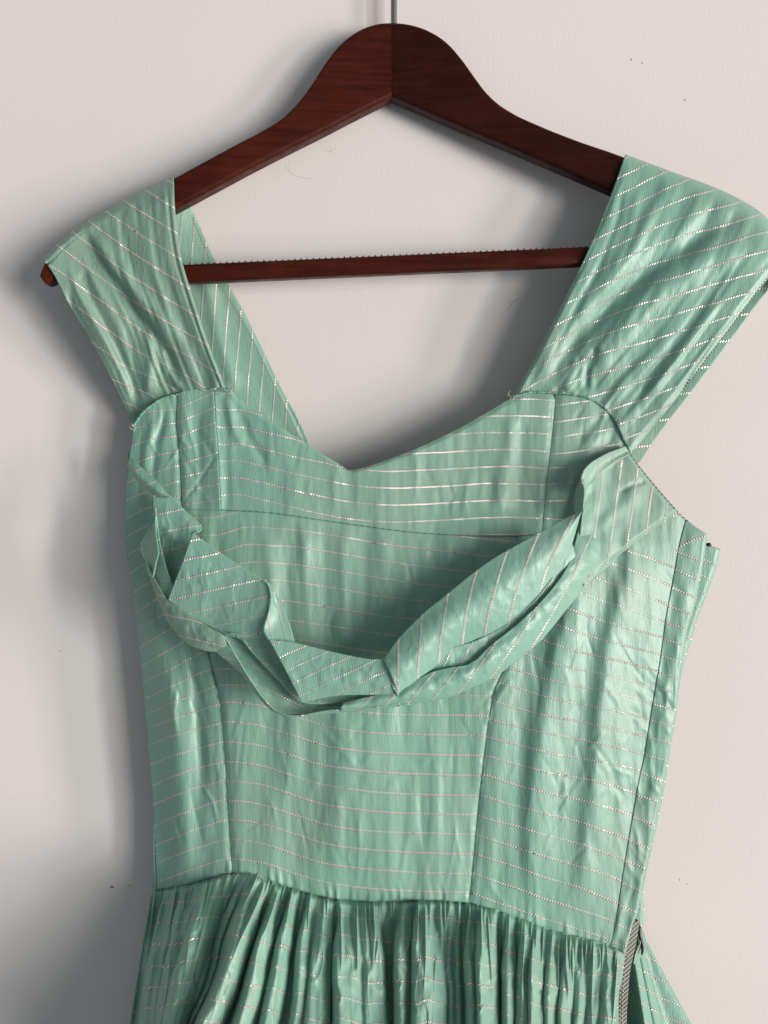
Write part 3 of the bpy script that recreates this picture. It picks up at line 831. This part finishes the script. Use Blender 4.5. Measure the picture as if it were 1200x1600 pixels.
# twisted start of the band at the left armhole
ribbon([[(202, 714, 19), (212, 722, 24), (230, 739, 30), (247, 754, 35), (263, 773, 39)],
        [(199, 724, 22), (210, 738, 29), (228, 754, 35), (246, 768, 39), (262, 776, 41)],
        [(199, 731, 19), (211, 748, 26), (229, 766, 31), (245, 776, 35), (259, 779, 37)]],
       60, 20, lin(-25, 26, (215, 735)), wr=0.3, seed=109, label='narrow twisted end of the band at the left armhole')
# left-facing flange B, lit teal
ribbon([[(241, 803, 41), (232, 826, 40), (218, 854, 36), (227, 878, 41), (236, 902, 47)],
        [(242, 806, 44), (243, 836, 46), (247, 862, 48), (243, 880, 49), (238, 902, 50)]],
       50, 16, lin(82, 15, (236, 850)), bulge=-1.5, wr=0.25, seed=111, label='small turned-out flap on the left edge of the band')
# strip B2: greyish outer fold running down from it
ribbon([[(226, 876, 43), (240, 905, 51), (260, 935, 58), (294, 960, 66), (325, 979, 71), (344, 989, 74), (351, 995, 74)],
        [(228, 885, 43), (246, 922, 50), (268, 960, 58), (298, 987, 66), (325, 1000, 71), (345, 1008, 73), (354, 1008, 73)],
        [(229, 890, 40), (248, 942, 46), (262, 972, 52), (288, 1003, 60), (317, 1016, 66), (342, 1018, 67), (356, 1013, 66)]],
       90, 24, lin(14, 27, (262, 905), 0.05), bulge=1.0, wr=0.6, seed=113, mat=M_strap, label='greyish outer fold low on the left')
# big triangle C
ribbon([[(301, 832, 58), (330, 853, 61), (367, 879, 65), (400, 899, 69), (415, 909, 73), (422, 922, 76)],
        [(284, 880, 59), (310, 905, 63), (345, 930, 66), (380, 948, 71), (405, 955, 75), (418, 956, 77)],
        [(262, 937, 60), (294, 961, 63), (330, 981, 65), (358, 994, 70), (392, 998, 74), (418, 998, 78)]],
       90, 60, lin(-13, 27.5, (408, 905)), bulge=1.5, wr=0.35, seed=115, label='broad folded piece left of centre')
# upright turn F
ribbon([[(410, 906, 72), (420, 914, 76), (424, 935, 81), (419, 960, 84), (412, 983, 86), (420, 1000, 90)],
        [(412, 906, 71), (430, 926, 72), (444, 954, 75), (454, 980, 78), (460, 1000, 81), (462, 1006, 84)]],
       60, 20, lin(76, 20, (437, 960)), bulge=-1.2, wr=0.2, seed=117, label='upright turned edge, catching the light')
# centre piece E
ribbon([[(420, 999, 90), (460, 1004, 88), (522, 1019, 89), (572, 1029, 92), (597, 1030, 93), (608, 1032, 95)],
        [(445, 1046, 95), (480, 1050, 95), (530, 1054, 96), (575, 1057, 97), (600, 1058, 98), (612, 1060, 98)],
        [(471, 1097, 95), (490, 1094, 95), (512, 1089, 95), (545, 1086, 96), (585, 1086, 97), (622, 1087, 98)]],
       90, 50, lin(-25.5, 22.5, (522, 1062)), bulge=0.8, wr=0.4, seed=119, label='bright centre piece of the band')
# pleat point between E and G
ribbon([[(598, 1029, 94), (604, 1030, 97), (609, 1031, 98)],
        [(606, 1060, 98), (611, 1068, 100), (616, 1070, 101)],
        [(620, 1086, 101), (622, 1087, 101), (624, 1088, 101)]],
       10, 24, lin(85, 22, (612, 1050)), wr=0.1, seed=121)
# long right piece G
ribbon([[(599, 1031, 95), (625, 995, 90), (665, 955, 85), (690, 935, 82), (720, 910, 79), (765, 876, 74), (810, 850, 70), (865, 820, 64), (912, 795, 58)],
        [(612, 1058, 100), (645, 1027, 97), (690, 985, 92), (722, 962, 88), (752, 944, 85), (795, 910, 80), (833, 882, 75), (875, 845, 68), (910, 798, 60)],
        [(623, 1088, 98), (662, 1058, 91), (705, 1022, 83), (742, 1010, 78), (772, 998, 76), (818, 966, 72), (852, 922, 68), (884, 878, 64), (908, 802, 60)]],
       170, 50, lambda px, py, u, v: (py/4.1, (px + (0.02 + 0.42*u)*(py - 960) - 625)/34.5 + 0.03*vn(px/30, py/40, 124)), bulge=2.0, wr=0.28, seed=123,
       label='long right piece of the band rising to the armhole')
# inner layer seen in the slit under G
ribbon([[(655, 1045, 88), (700, 1015, 86), (745, 1000, 82), (800, 970, 76), (850, 920, 70), (895, 850, 62)],
        [(660, 1070, 86), (710, 1050, 84), (760, 1020, 80), (812, 980, 74), (858, 935, 68), (900, 870, 60)]],
       80, 14, lin(115, 24, (720, 1040)), wr=0.6, seed=125, label='inner layer seen in the slit below the long piece')
# lower right piece H: outside of the band, curving under
ribbon([[(535, 1098, 95), (570, 1090, 97), (606, 1082, 97), (640, 1068, 95), (672, 1051, 92), (704, 1043, 91), (737, 1036, 90), (766, 1009, 86), (810, 974, 81), (850, 935, 75), (884, 890, 66), (898, 850, 55), (906, 815, 44)],
        [(533, 1106, 94), (566, 1102, 95), (602, 1096, 96), (650, 1084, 95), (692, 1072, 92), (728, 1060, 89), (762, 1042, 85), (798, 1012, 80), (838, 975, 74), (872, 935, 68), (905, 893, 58), (930, 860, 48), (950, 825, 38)],
        [(530, 1113, 88), (562, 1112, 88), (600, 1107, 88), (655, 1099, 86), (700, 1090, 82), (735, 1076, 78), (772, 1059, 73), (815, 1027, 67), (850, 996, 62), (885, 953, 57), (925, 908, 48), (965, 873, 38), (990, 850, 30)]],
       170, 44, lambda px, py, u, v: (py/4.1, (px + (0.85 - 0.35*u)*(py - 1000) - 622)/31.0 + 0.03*vn(px/30, py/40, 128)), bulge=2.2, wr=0.7, seed=127,
       label='lower right piece curling under')
# right triangle I sewn into the armhole
px, py, u, v = coons([(916, 765), (922, 755), (937, 740), (957, 722), (983, 708)], [(912, 916), (945, 886), (985, 854), (1022, 827), (1061, 800)],
                     [(916, 765), (910, 800), (906, 850), (912, 916)], [(983, 708), (1004, 734), (1033, 769), (1061, 800)], 70, 90)
dI = body(px, py) + 8*(1-u)**1.2 + 3.0 + 1.2*dfold(px, py, [(930, 830), (960, 800), (1000, 760)], 1.0, 10) + 0.7*vn(px/18, py/30, 131) + 0.9*dfold(px, py, [(965, 770), (990, 757), (1010, 752)], -1.0, 4)
dI = dI - 4.0 * sstep(0.94, 1.0, v) * sstep(0.1, 0.3, u) - 2.5 * sstep(0.95, 1, u)
su, sv = (py/4.1), (px + 0.14*(py - 770) - 965)/26.5
cloth('band_fold', band, px, py, dI, su, sv, M_fab, 0.0006, 'triangular end of the band at the right armhole')
# flap J folded back over it
ribbon([[(978, 698, 33), (946, 711, 40), (920, 727, 46), (909, 746, 50), (914, 766, 54), (912, 795, 57)],
        [(984, 709, 33), (960, 722, 36), (938, 740, 40), (922, 757, 43), (916, 770, 47), (911, 796, 55)]],
       60, 16, lin(100, 20, (935, 730)), bulge=-2.0, wr=0.3, seed=133, label='narrow flap folded back at the right end')
ribbon([[(909, 745, 49), (913, 765, 52), (911, 795, 56)], [(899, 765, 44), (897, 785, 46), (898, 806, 50)]],
       30, 12, lin(14, 20, (905, 780)), wr=0.2, seed=135)

# ------------------------------------------------------------------ seams, stitching, loose threads
def on_body(path, dd=0.15):
    c = crv(path, max(20, len(path)*12))
    return [(x, y, z + dd) for (x, y), z in zip(c, body(c[:, 0], c[:, 1]))]
tube_obj('seam', on_body(SEAM_L, -0.05), 0.20, M_seam, dress, seg=6)
tube_obj('seam', on_body(SEAM_R, -0.05), 0.20, M_seam, dress, seg=6)
dashes('seam_stitching', on_body(UNDER[1:], 0.5), 7, 4, 0.22, M_seam, dress)
rng = np.random.default_rng(5)
def piping(path, r, mat, dd, name='armhole_piping', amp=0.35):
    c = on_body(path, dd)
    rr = r * (1 + amp * np.array([vn(np.array([k*1.3]), np.array([0.0]), 151)[0] for k in range(len(c))]))
    return tube_obj(name, c, list(rr), mat, dress, seg=8)
M_pipe = simple('puckered_green_edge', (0.17, 0.36, 0.26), 0.6, 0, 0.5, 500)
piping([(208, 666), (225, 643), (250, 625), (277, 616), (305, 609), (334, 608), (356, 606)], 0.8, M_pipe, 0.2)
piping([(802, 620), (830, 613), (868, 614), (905, 618), (935, 630), (960, 656), (975, 689), (986, 711)], 0.65, M_pipe, 0.2)
dashes('armhole_stitching', on_body([(986, 711), (1010, 743), (1040, 778), (1062, 803)], 1.2), 4, 3, 0.3, M_taupe, dress)
dashes('armhole_stitching', on_body([(1062, 803), (1085, 822), (1105, 836)], 0.8), 4, 3, 0.3, M_taupe, dress)
dashes('neck_stitching', on_body([(530, 727), (545, 735), (570, 731), (600, 721)], 0.6), 4, 3, 0.25, M_taupe, dress)
for pts in ([(350, 607), (358, 612), (364, 609), (371, 607)], [(352, 606), (345, 603), (336, 607), (322, 610), (312, 607)], [(356, 604), (361, 600), (356, 597)],
            [(209, 665), (203, 667), (206, 671), (213, 668)], [(205, 662), (211, 668), (209, 674)], [(869, 613), (871, 607), (868, 603)], [(877, 614), (888, 612), (893, 603)],
            [(799, 620), (794, 617), (797, 611)], [(961, 657), (966, 652), (969, 660)]):
    c = crv(pts, 16)
    tube_obj('loose_thread', [(x, y, float(body(np.array([[x]]), np.array([[max(y, 620)]]))[0, 0]) + 2.0 + 0.6*math.sin(k)) for k, (x, y) in enumerate(c)], 0.17, M_pale, dress, seg=5)
# overcast hems on the strap edges
def strap_line(path, d, name, mat=M_taupe, on=3.2, off=1.6, r=0.32):
    dashes(name, [(x, y, z) for (x, y), z in zip(path, d)], on, off, r, mat, dress)
strap_line([(1205, 425), (1166, 478), (1121, 538), (1066, 610), (1021, 666), (990, 704)], [51, 48, 44, 39, 34, 31], 'hem_stitching', on=4, off=1.5, r=0.42)
strap_line([(300, 340), (322, 392), (335, 425), (350, 455), (372, 490), (394, 530), (418, 580), (440, 625), (462, 670), (474, 696)], [25, 23.5, 22.5, 22, 21.5, 21.5, 21, 20.5, 19.5, 19], 'hem_stitching', r=0.34)
strap_line([(264, 282), (268, 340), (277, 405), (294, 465), (319, 538), (345, 600)], [43, 44, 45, 44, 42, 37], 'hem_stitching', mat=M_seam, on=3, off=5, r=0.12)
strap_line([(74, 410), (92, 435), (118, 484), (148, 534), (183, 598), (212, 655)], [53, 51, 48, 43, 33, 25], 'hem_stitching', mat=M_seam, on=3, off=5, r=0.12)

# ------------------------------------------------------------------ skirt
def skirt():
    n, m = 1500, 190
    W = crv(WAIST + [(966, 1482)], 2000)
    XM = [(206, 240), (226, 258), (244, 280), (262, 312), (280, 345), (300, 385), (316, 404), (345, 420), (372, 432), (412, 456), (446, 478), (512, 520), (575, 562), (602, 592), (614, 618),
          (645, 650), (690, 692), (742, 738), (790, 794), (840, 846), (893, 898), (930, 938), (962, 966)]
    xb = np.linspace(206, 962, n)[None]
    x0 = ip(xb, XM)
    y0 = np.interp(x0, W[:, 0], W[:, 1]) - 3
    tt = (np.linspace(0, 1, m) ** 1.15)[:, None]
    py = y0 * (1 - tt) + 1860.0 * tt
    k = (py - y0) / (1600 - y0)
    px = x0 + (xb - x0) * k
    run = py - y0                                  # px below the seam
    # the folds as they stand near the bottom of the picture: (x, mm)
    H = [(205, 0), (222, 3), (226, 20), (240, 13), (244, 4), (248, 16), (256, 11), (260, 2), (264, 26), (277, 19), (288, 10), (294, -2), (299, 9), (303, 1), (308, 6), (317, 28), (330, 27), (346, 19), (352, 6), (360, 4), (373, 28), (384, 25), (397, 14), (402, 3), (409, 5),
         (413, 25), (430, 13), (436, 2), (450, 3), (455, 16), (474, 11), (477, 17), (496, 15), (513, 9), (517, 1), (525, 2), (529, 19), (552, 17), (573, 11), (577, 13), (600, 9), (604, -6), (613, -8),
         (620, 2), (624, 16), (640, 9), (643, 4), (648, 18), (668, 16), (690, 9), (696, 2), (703, 6), (708, 1), (716, 5), (722, 0), (732, 3), (736, 20), (748, 13), (751, 23), (770, 13), (774, -2), (785, 0),
         (789, 17), (800, 11), (803, 3), (807, 4), (811, 17), (826, 12), (830, 18), (848, 11), (852, 6), (856, 15), (868, 9), (872, 5), (877, 13), (890, 7), (896, 2), (905, 6), (915, -1), (925, 5), (935, 1), (945, 6), (962, 3)]
    hh = ip(xb[0], H)
    ker = np.exp(-0.5 * (np.arange(-9, 10) / 3.2) ** 2); ker /= ker.sum()
    hh = np.convolve(np.pad(hh, 9, 'edge'), ker, 'valid')[None]
    wob = 4.0 * vn(run/85, xb/30, 163) * sstep(10, 80, run) + 1.0 * vn(run/30, xb/20, 173)
    hh2 = np.interp((xb + wob).ravel(), xb[0], hh[0]).reshape(wob.shape)
    on = 28 * vn(xb/19, 0*run, 174)
    g = 0.14*sstep(0, 10, run) + 0.71*sstep(2 + on*0.3, 90 + on, run) + 0.25 * sstep(120, 400, run)
    f = hh2 * g
    # the folds roll over: their faces overhang the valleys between them
    sl = np.gradient(hh[0], xb[0])
    k2 = np.exp(-0.5 * (np.arange(-10, 11) / 3.0) ** 2); k2 /= k2.sum()
    sl = np.convolve(np.pad(sl, 10, 'edge'), k2, 'valid')
    roll = -np.clip(2.6 * np.interp((xb + wob).ravel(), xb[0], sl).reshape(wob.shape), -8.5, 8.5)
    px = px + roll * sstep(10, 95, run)
    # fine gathers at the seam, dying out as the folds open
    warp = x0 + 3.0 * vn(x0/40, run/120, 164)
    sharp = lambda a, b, c: 2 * (1 - np.abs(vn(a, b, c))) ** 3 - 0.7
    fine = 1.2 * sharp(warp/6.3, run/160, 161) * sstep(0, 5, run) * (1 - sstep(20, 85 + 50*vn(x0/14, 0*run, 169), run))
    fine = fine + 1.6 * sharp(warp/11.0, run/230, 162) * sstep(2, 40, run) * (1 - 0.8*sstep(60, 150, run))
    fine = fine + 0.30 * vn(px/9, py/24, 165) + 0.7 * vn(px/18, py/60, 166) + 0.45 * sharp(px/15 + 0.5*vn(px/30, py/30, 175), (py + 0.4*px)/55, 176)
    base = body(x0 + 0*py, np.minimum(y0, 1400) + 0*py) - 2.2 + 2.4*sstep(0, 10, run)
    base = base + 30 * k * sstep(222, 310, x0) + 5*k
    d = base + f * 0.95 + fine
    d = np.maximum(d, 14 + 2*vn(px/9, py/30, 167))
    sv = (py - 0.75*y0 - 0.02*x0 + 0.30*f + 2.0*vn(x0/22, run/60, 168) + 3.5*vn(xb/18, 0*run, 170)) / 33.5
    return cloth('skirt_front', dress, px, py, d, xb*1.15/4.1, sv, M_fab, label='gathered skirt front below the waist seam')
skirt()
# back of the skirt, seen at both sides
n, m = 420, 90
W = crv([(236, 1398), (600, 1420), (960, 1440), (990, 1446), (1004, 1456), (1009, 1468)], n)
x0 = W[:, 0][None]; y0 = W[:, 1][None]; tt = np.linspace(0, 1, m)[:, None]
py = y0 * (1 - tt) + 1860 * tt
k = (py - y0) / (1600 - y0)
xb = ip(x0, [(236, 203), (600, 600), (960, 985), (985, 1010), (1000, 1045), (1008, 1080)])
px = x0 + (xb - x0) * k
q = np.linspace(0, 1, n)[None] * 60
right = sstep(960, 985, x0)
d = 15 + 8*k + (6*ridged(q*0.8, 0*k, 171) + 1.5*vn(q*2.3, k, 172)) * sstep(0, .6, k) * 0.4 * (1 - 0.6*right) + right * k * (34 * np.clip((1010 - x0) / 34.0, 0, 1) + 5*np.sin(x0/4.2))
d = np.maximum(d, 3) + (10 + 4*k) * (1 - sstep(236, 252, x0))
cloth('skirt_back', dress, px, py, d, px/4.0, (py - 0.7*y0 - 0.12*(px-1000)*right + 0.8*d)/33.0, M_fab, label='back of the skirt fanning out at the right')
# turned edge of the side opening, below the waist
ribbon_parent = dress
def strip(name, curves, n, m, sf, mat, label=None, wr=0.3, seed=1, thick=0.0006, parent=None):
    C = np.stack([crv(c, n) for c in curves])
    S = np.stack([crv_u(C[:, j], m) for j in range(n)], 1) if len(C) > 2 else C[0][None]*(1-np.linspace(0,1,m))[:, None, None] + C[1][None]*np.linspace(0,1,m)[:, None, None]
    px, py, d = S[..., 0], S[..., 1], S[..., 2] + BZ
    d = d + wr * vn(px/14, py/30, seed)
    su, sv = sf(px, py)
    return cloth(name, parent or dress, px, py, d, su, sv, mat, thick, label)
strip('opening_facing', [[(950, 1478, 34), (948, 1520, 42), (950, 1570, 51), (951, 1640, 64), (951, 1860, 96)],
                         [(965, 1484, 36), (962, 1530, 45), (960, 1580, 55), (958, 1640, 68), (955, 1860, 100)],
                         [(977, 1491, 33), (973, 1525, 40), (967, 1560, 48), (967, 1640, 63), (966, 1860, 95)]], 120, 14,
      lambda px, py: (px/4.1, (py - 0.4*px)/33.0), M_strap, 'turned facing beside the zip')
zt = strip('zip', [[(990, 1440, 20), (980, 1478, 26), (971, 1515, 33), (963, 1560, 42), (963, 1620, 54), (963, 1860, 86)],
                   [(1000, 1438, 18), (993, 1478, 24), (985, 1515, 31), (981, 1560, 40), (979, 1620, 52), (979, 1860, 84)]], 160, 12,
      lambda px, py: (px/9.0, py/6.5), M_zip, 'grey-green zip tape', wr=0.15)
# zip teeth: a fine double row, too small to pick apart
Vs, Fs, b0 = [], [], 0
tc = crv([(978, 1492, 39), (974, 1520, 43), (970, 1560, 51), (970, 1620, 63), (970, 1860, 95)], 110)
for i, (x, y, z) in enumerate(tc):
    for s in (-1.8, 1.8):
        if (i + (s > 0)) % 2: continue
        V, F = tube('', [(x + s - 2.0, y, z), (x + s, y + 0.5, z + 0.5), (x + s + 2.0, y, z)], [0.25, 0.42, 0.25], None, None, seg=6, n=4, smooth=False)
        Vs.append(V); Fs.append(F + b0); b0 += len(V)
t = raw_mesh('zip_teeth', np.vstack(Vs), np.vstack(Fs), M_steel, zt); t['kind'] = 'stuff'
# zip slider and loop at the waist
tube_obj('zip_slider', [(993, 1436, 23), (998, 1446, 24), (1000, 1462, 26), (1004, 1478, 27), (1003, 1492, 28)], [0.5, 1.2, 1.0, 1.1, 0.6], M_dark, zt, seg=8)
strip('waist_tab', [[(992, 1440, 14), (1000, 1452, 16), (1002, 1468, 19), (994, 1488, 21), (990, 1506, 24)],
                    [(1004, 1452, 10), (1009, 1466, 12), (1009, 1478, 14), (1003, 1492, 16), (996, 1508, 20)]], 40, 10,
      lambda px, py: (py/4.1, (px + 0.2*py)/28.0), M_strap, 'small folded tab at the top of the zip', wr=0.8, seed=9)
# short stitches along the waist seam
def waist_line(dd): return [(x, y + 1.0, z) for x, y, z in on_body(WAIST, dd)]
dashes('waist_stitching', waist_line(-0.6), 3, 5, 0.2, M_taupe, dress)

# ------------------------------------------------------------------ put the dress's Empty at its base
base_pt = P(np.array(600.), np.array(1860.), np.array(30.))
dress.location = tuple(base_pt)
inv = __import__('mathutils').Matrix.Translation(-dress.location)
for o in bpy.data.objects:
    if o.parent == dress: o.matrix_parent_inverse = inv
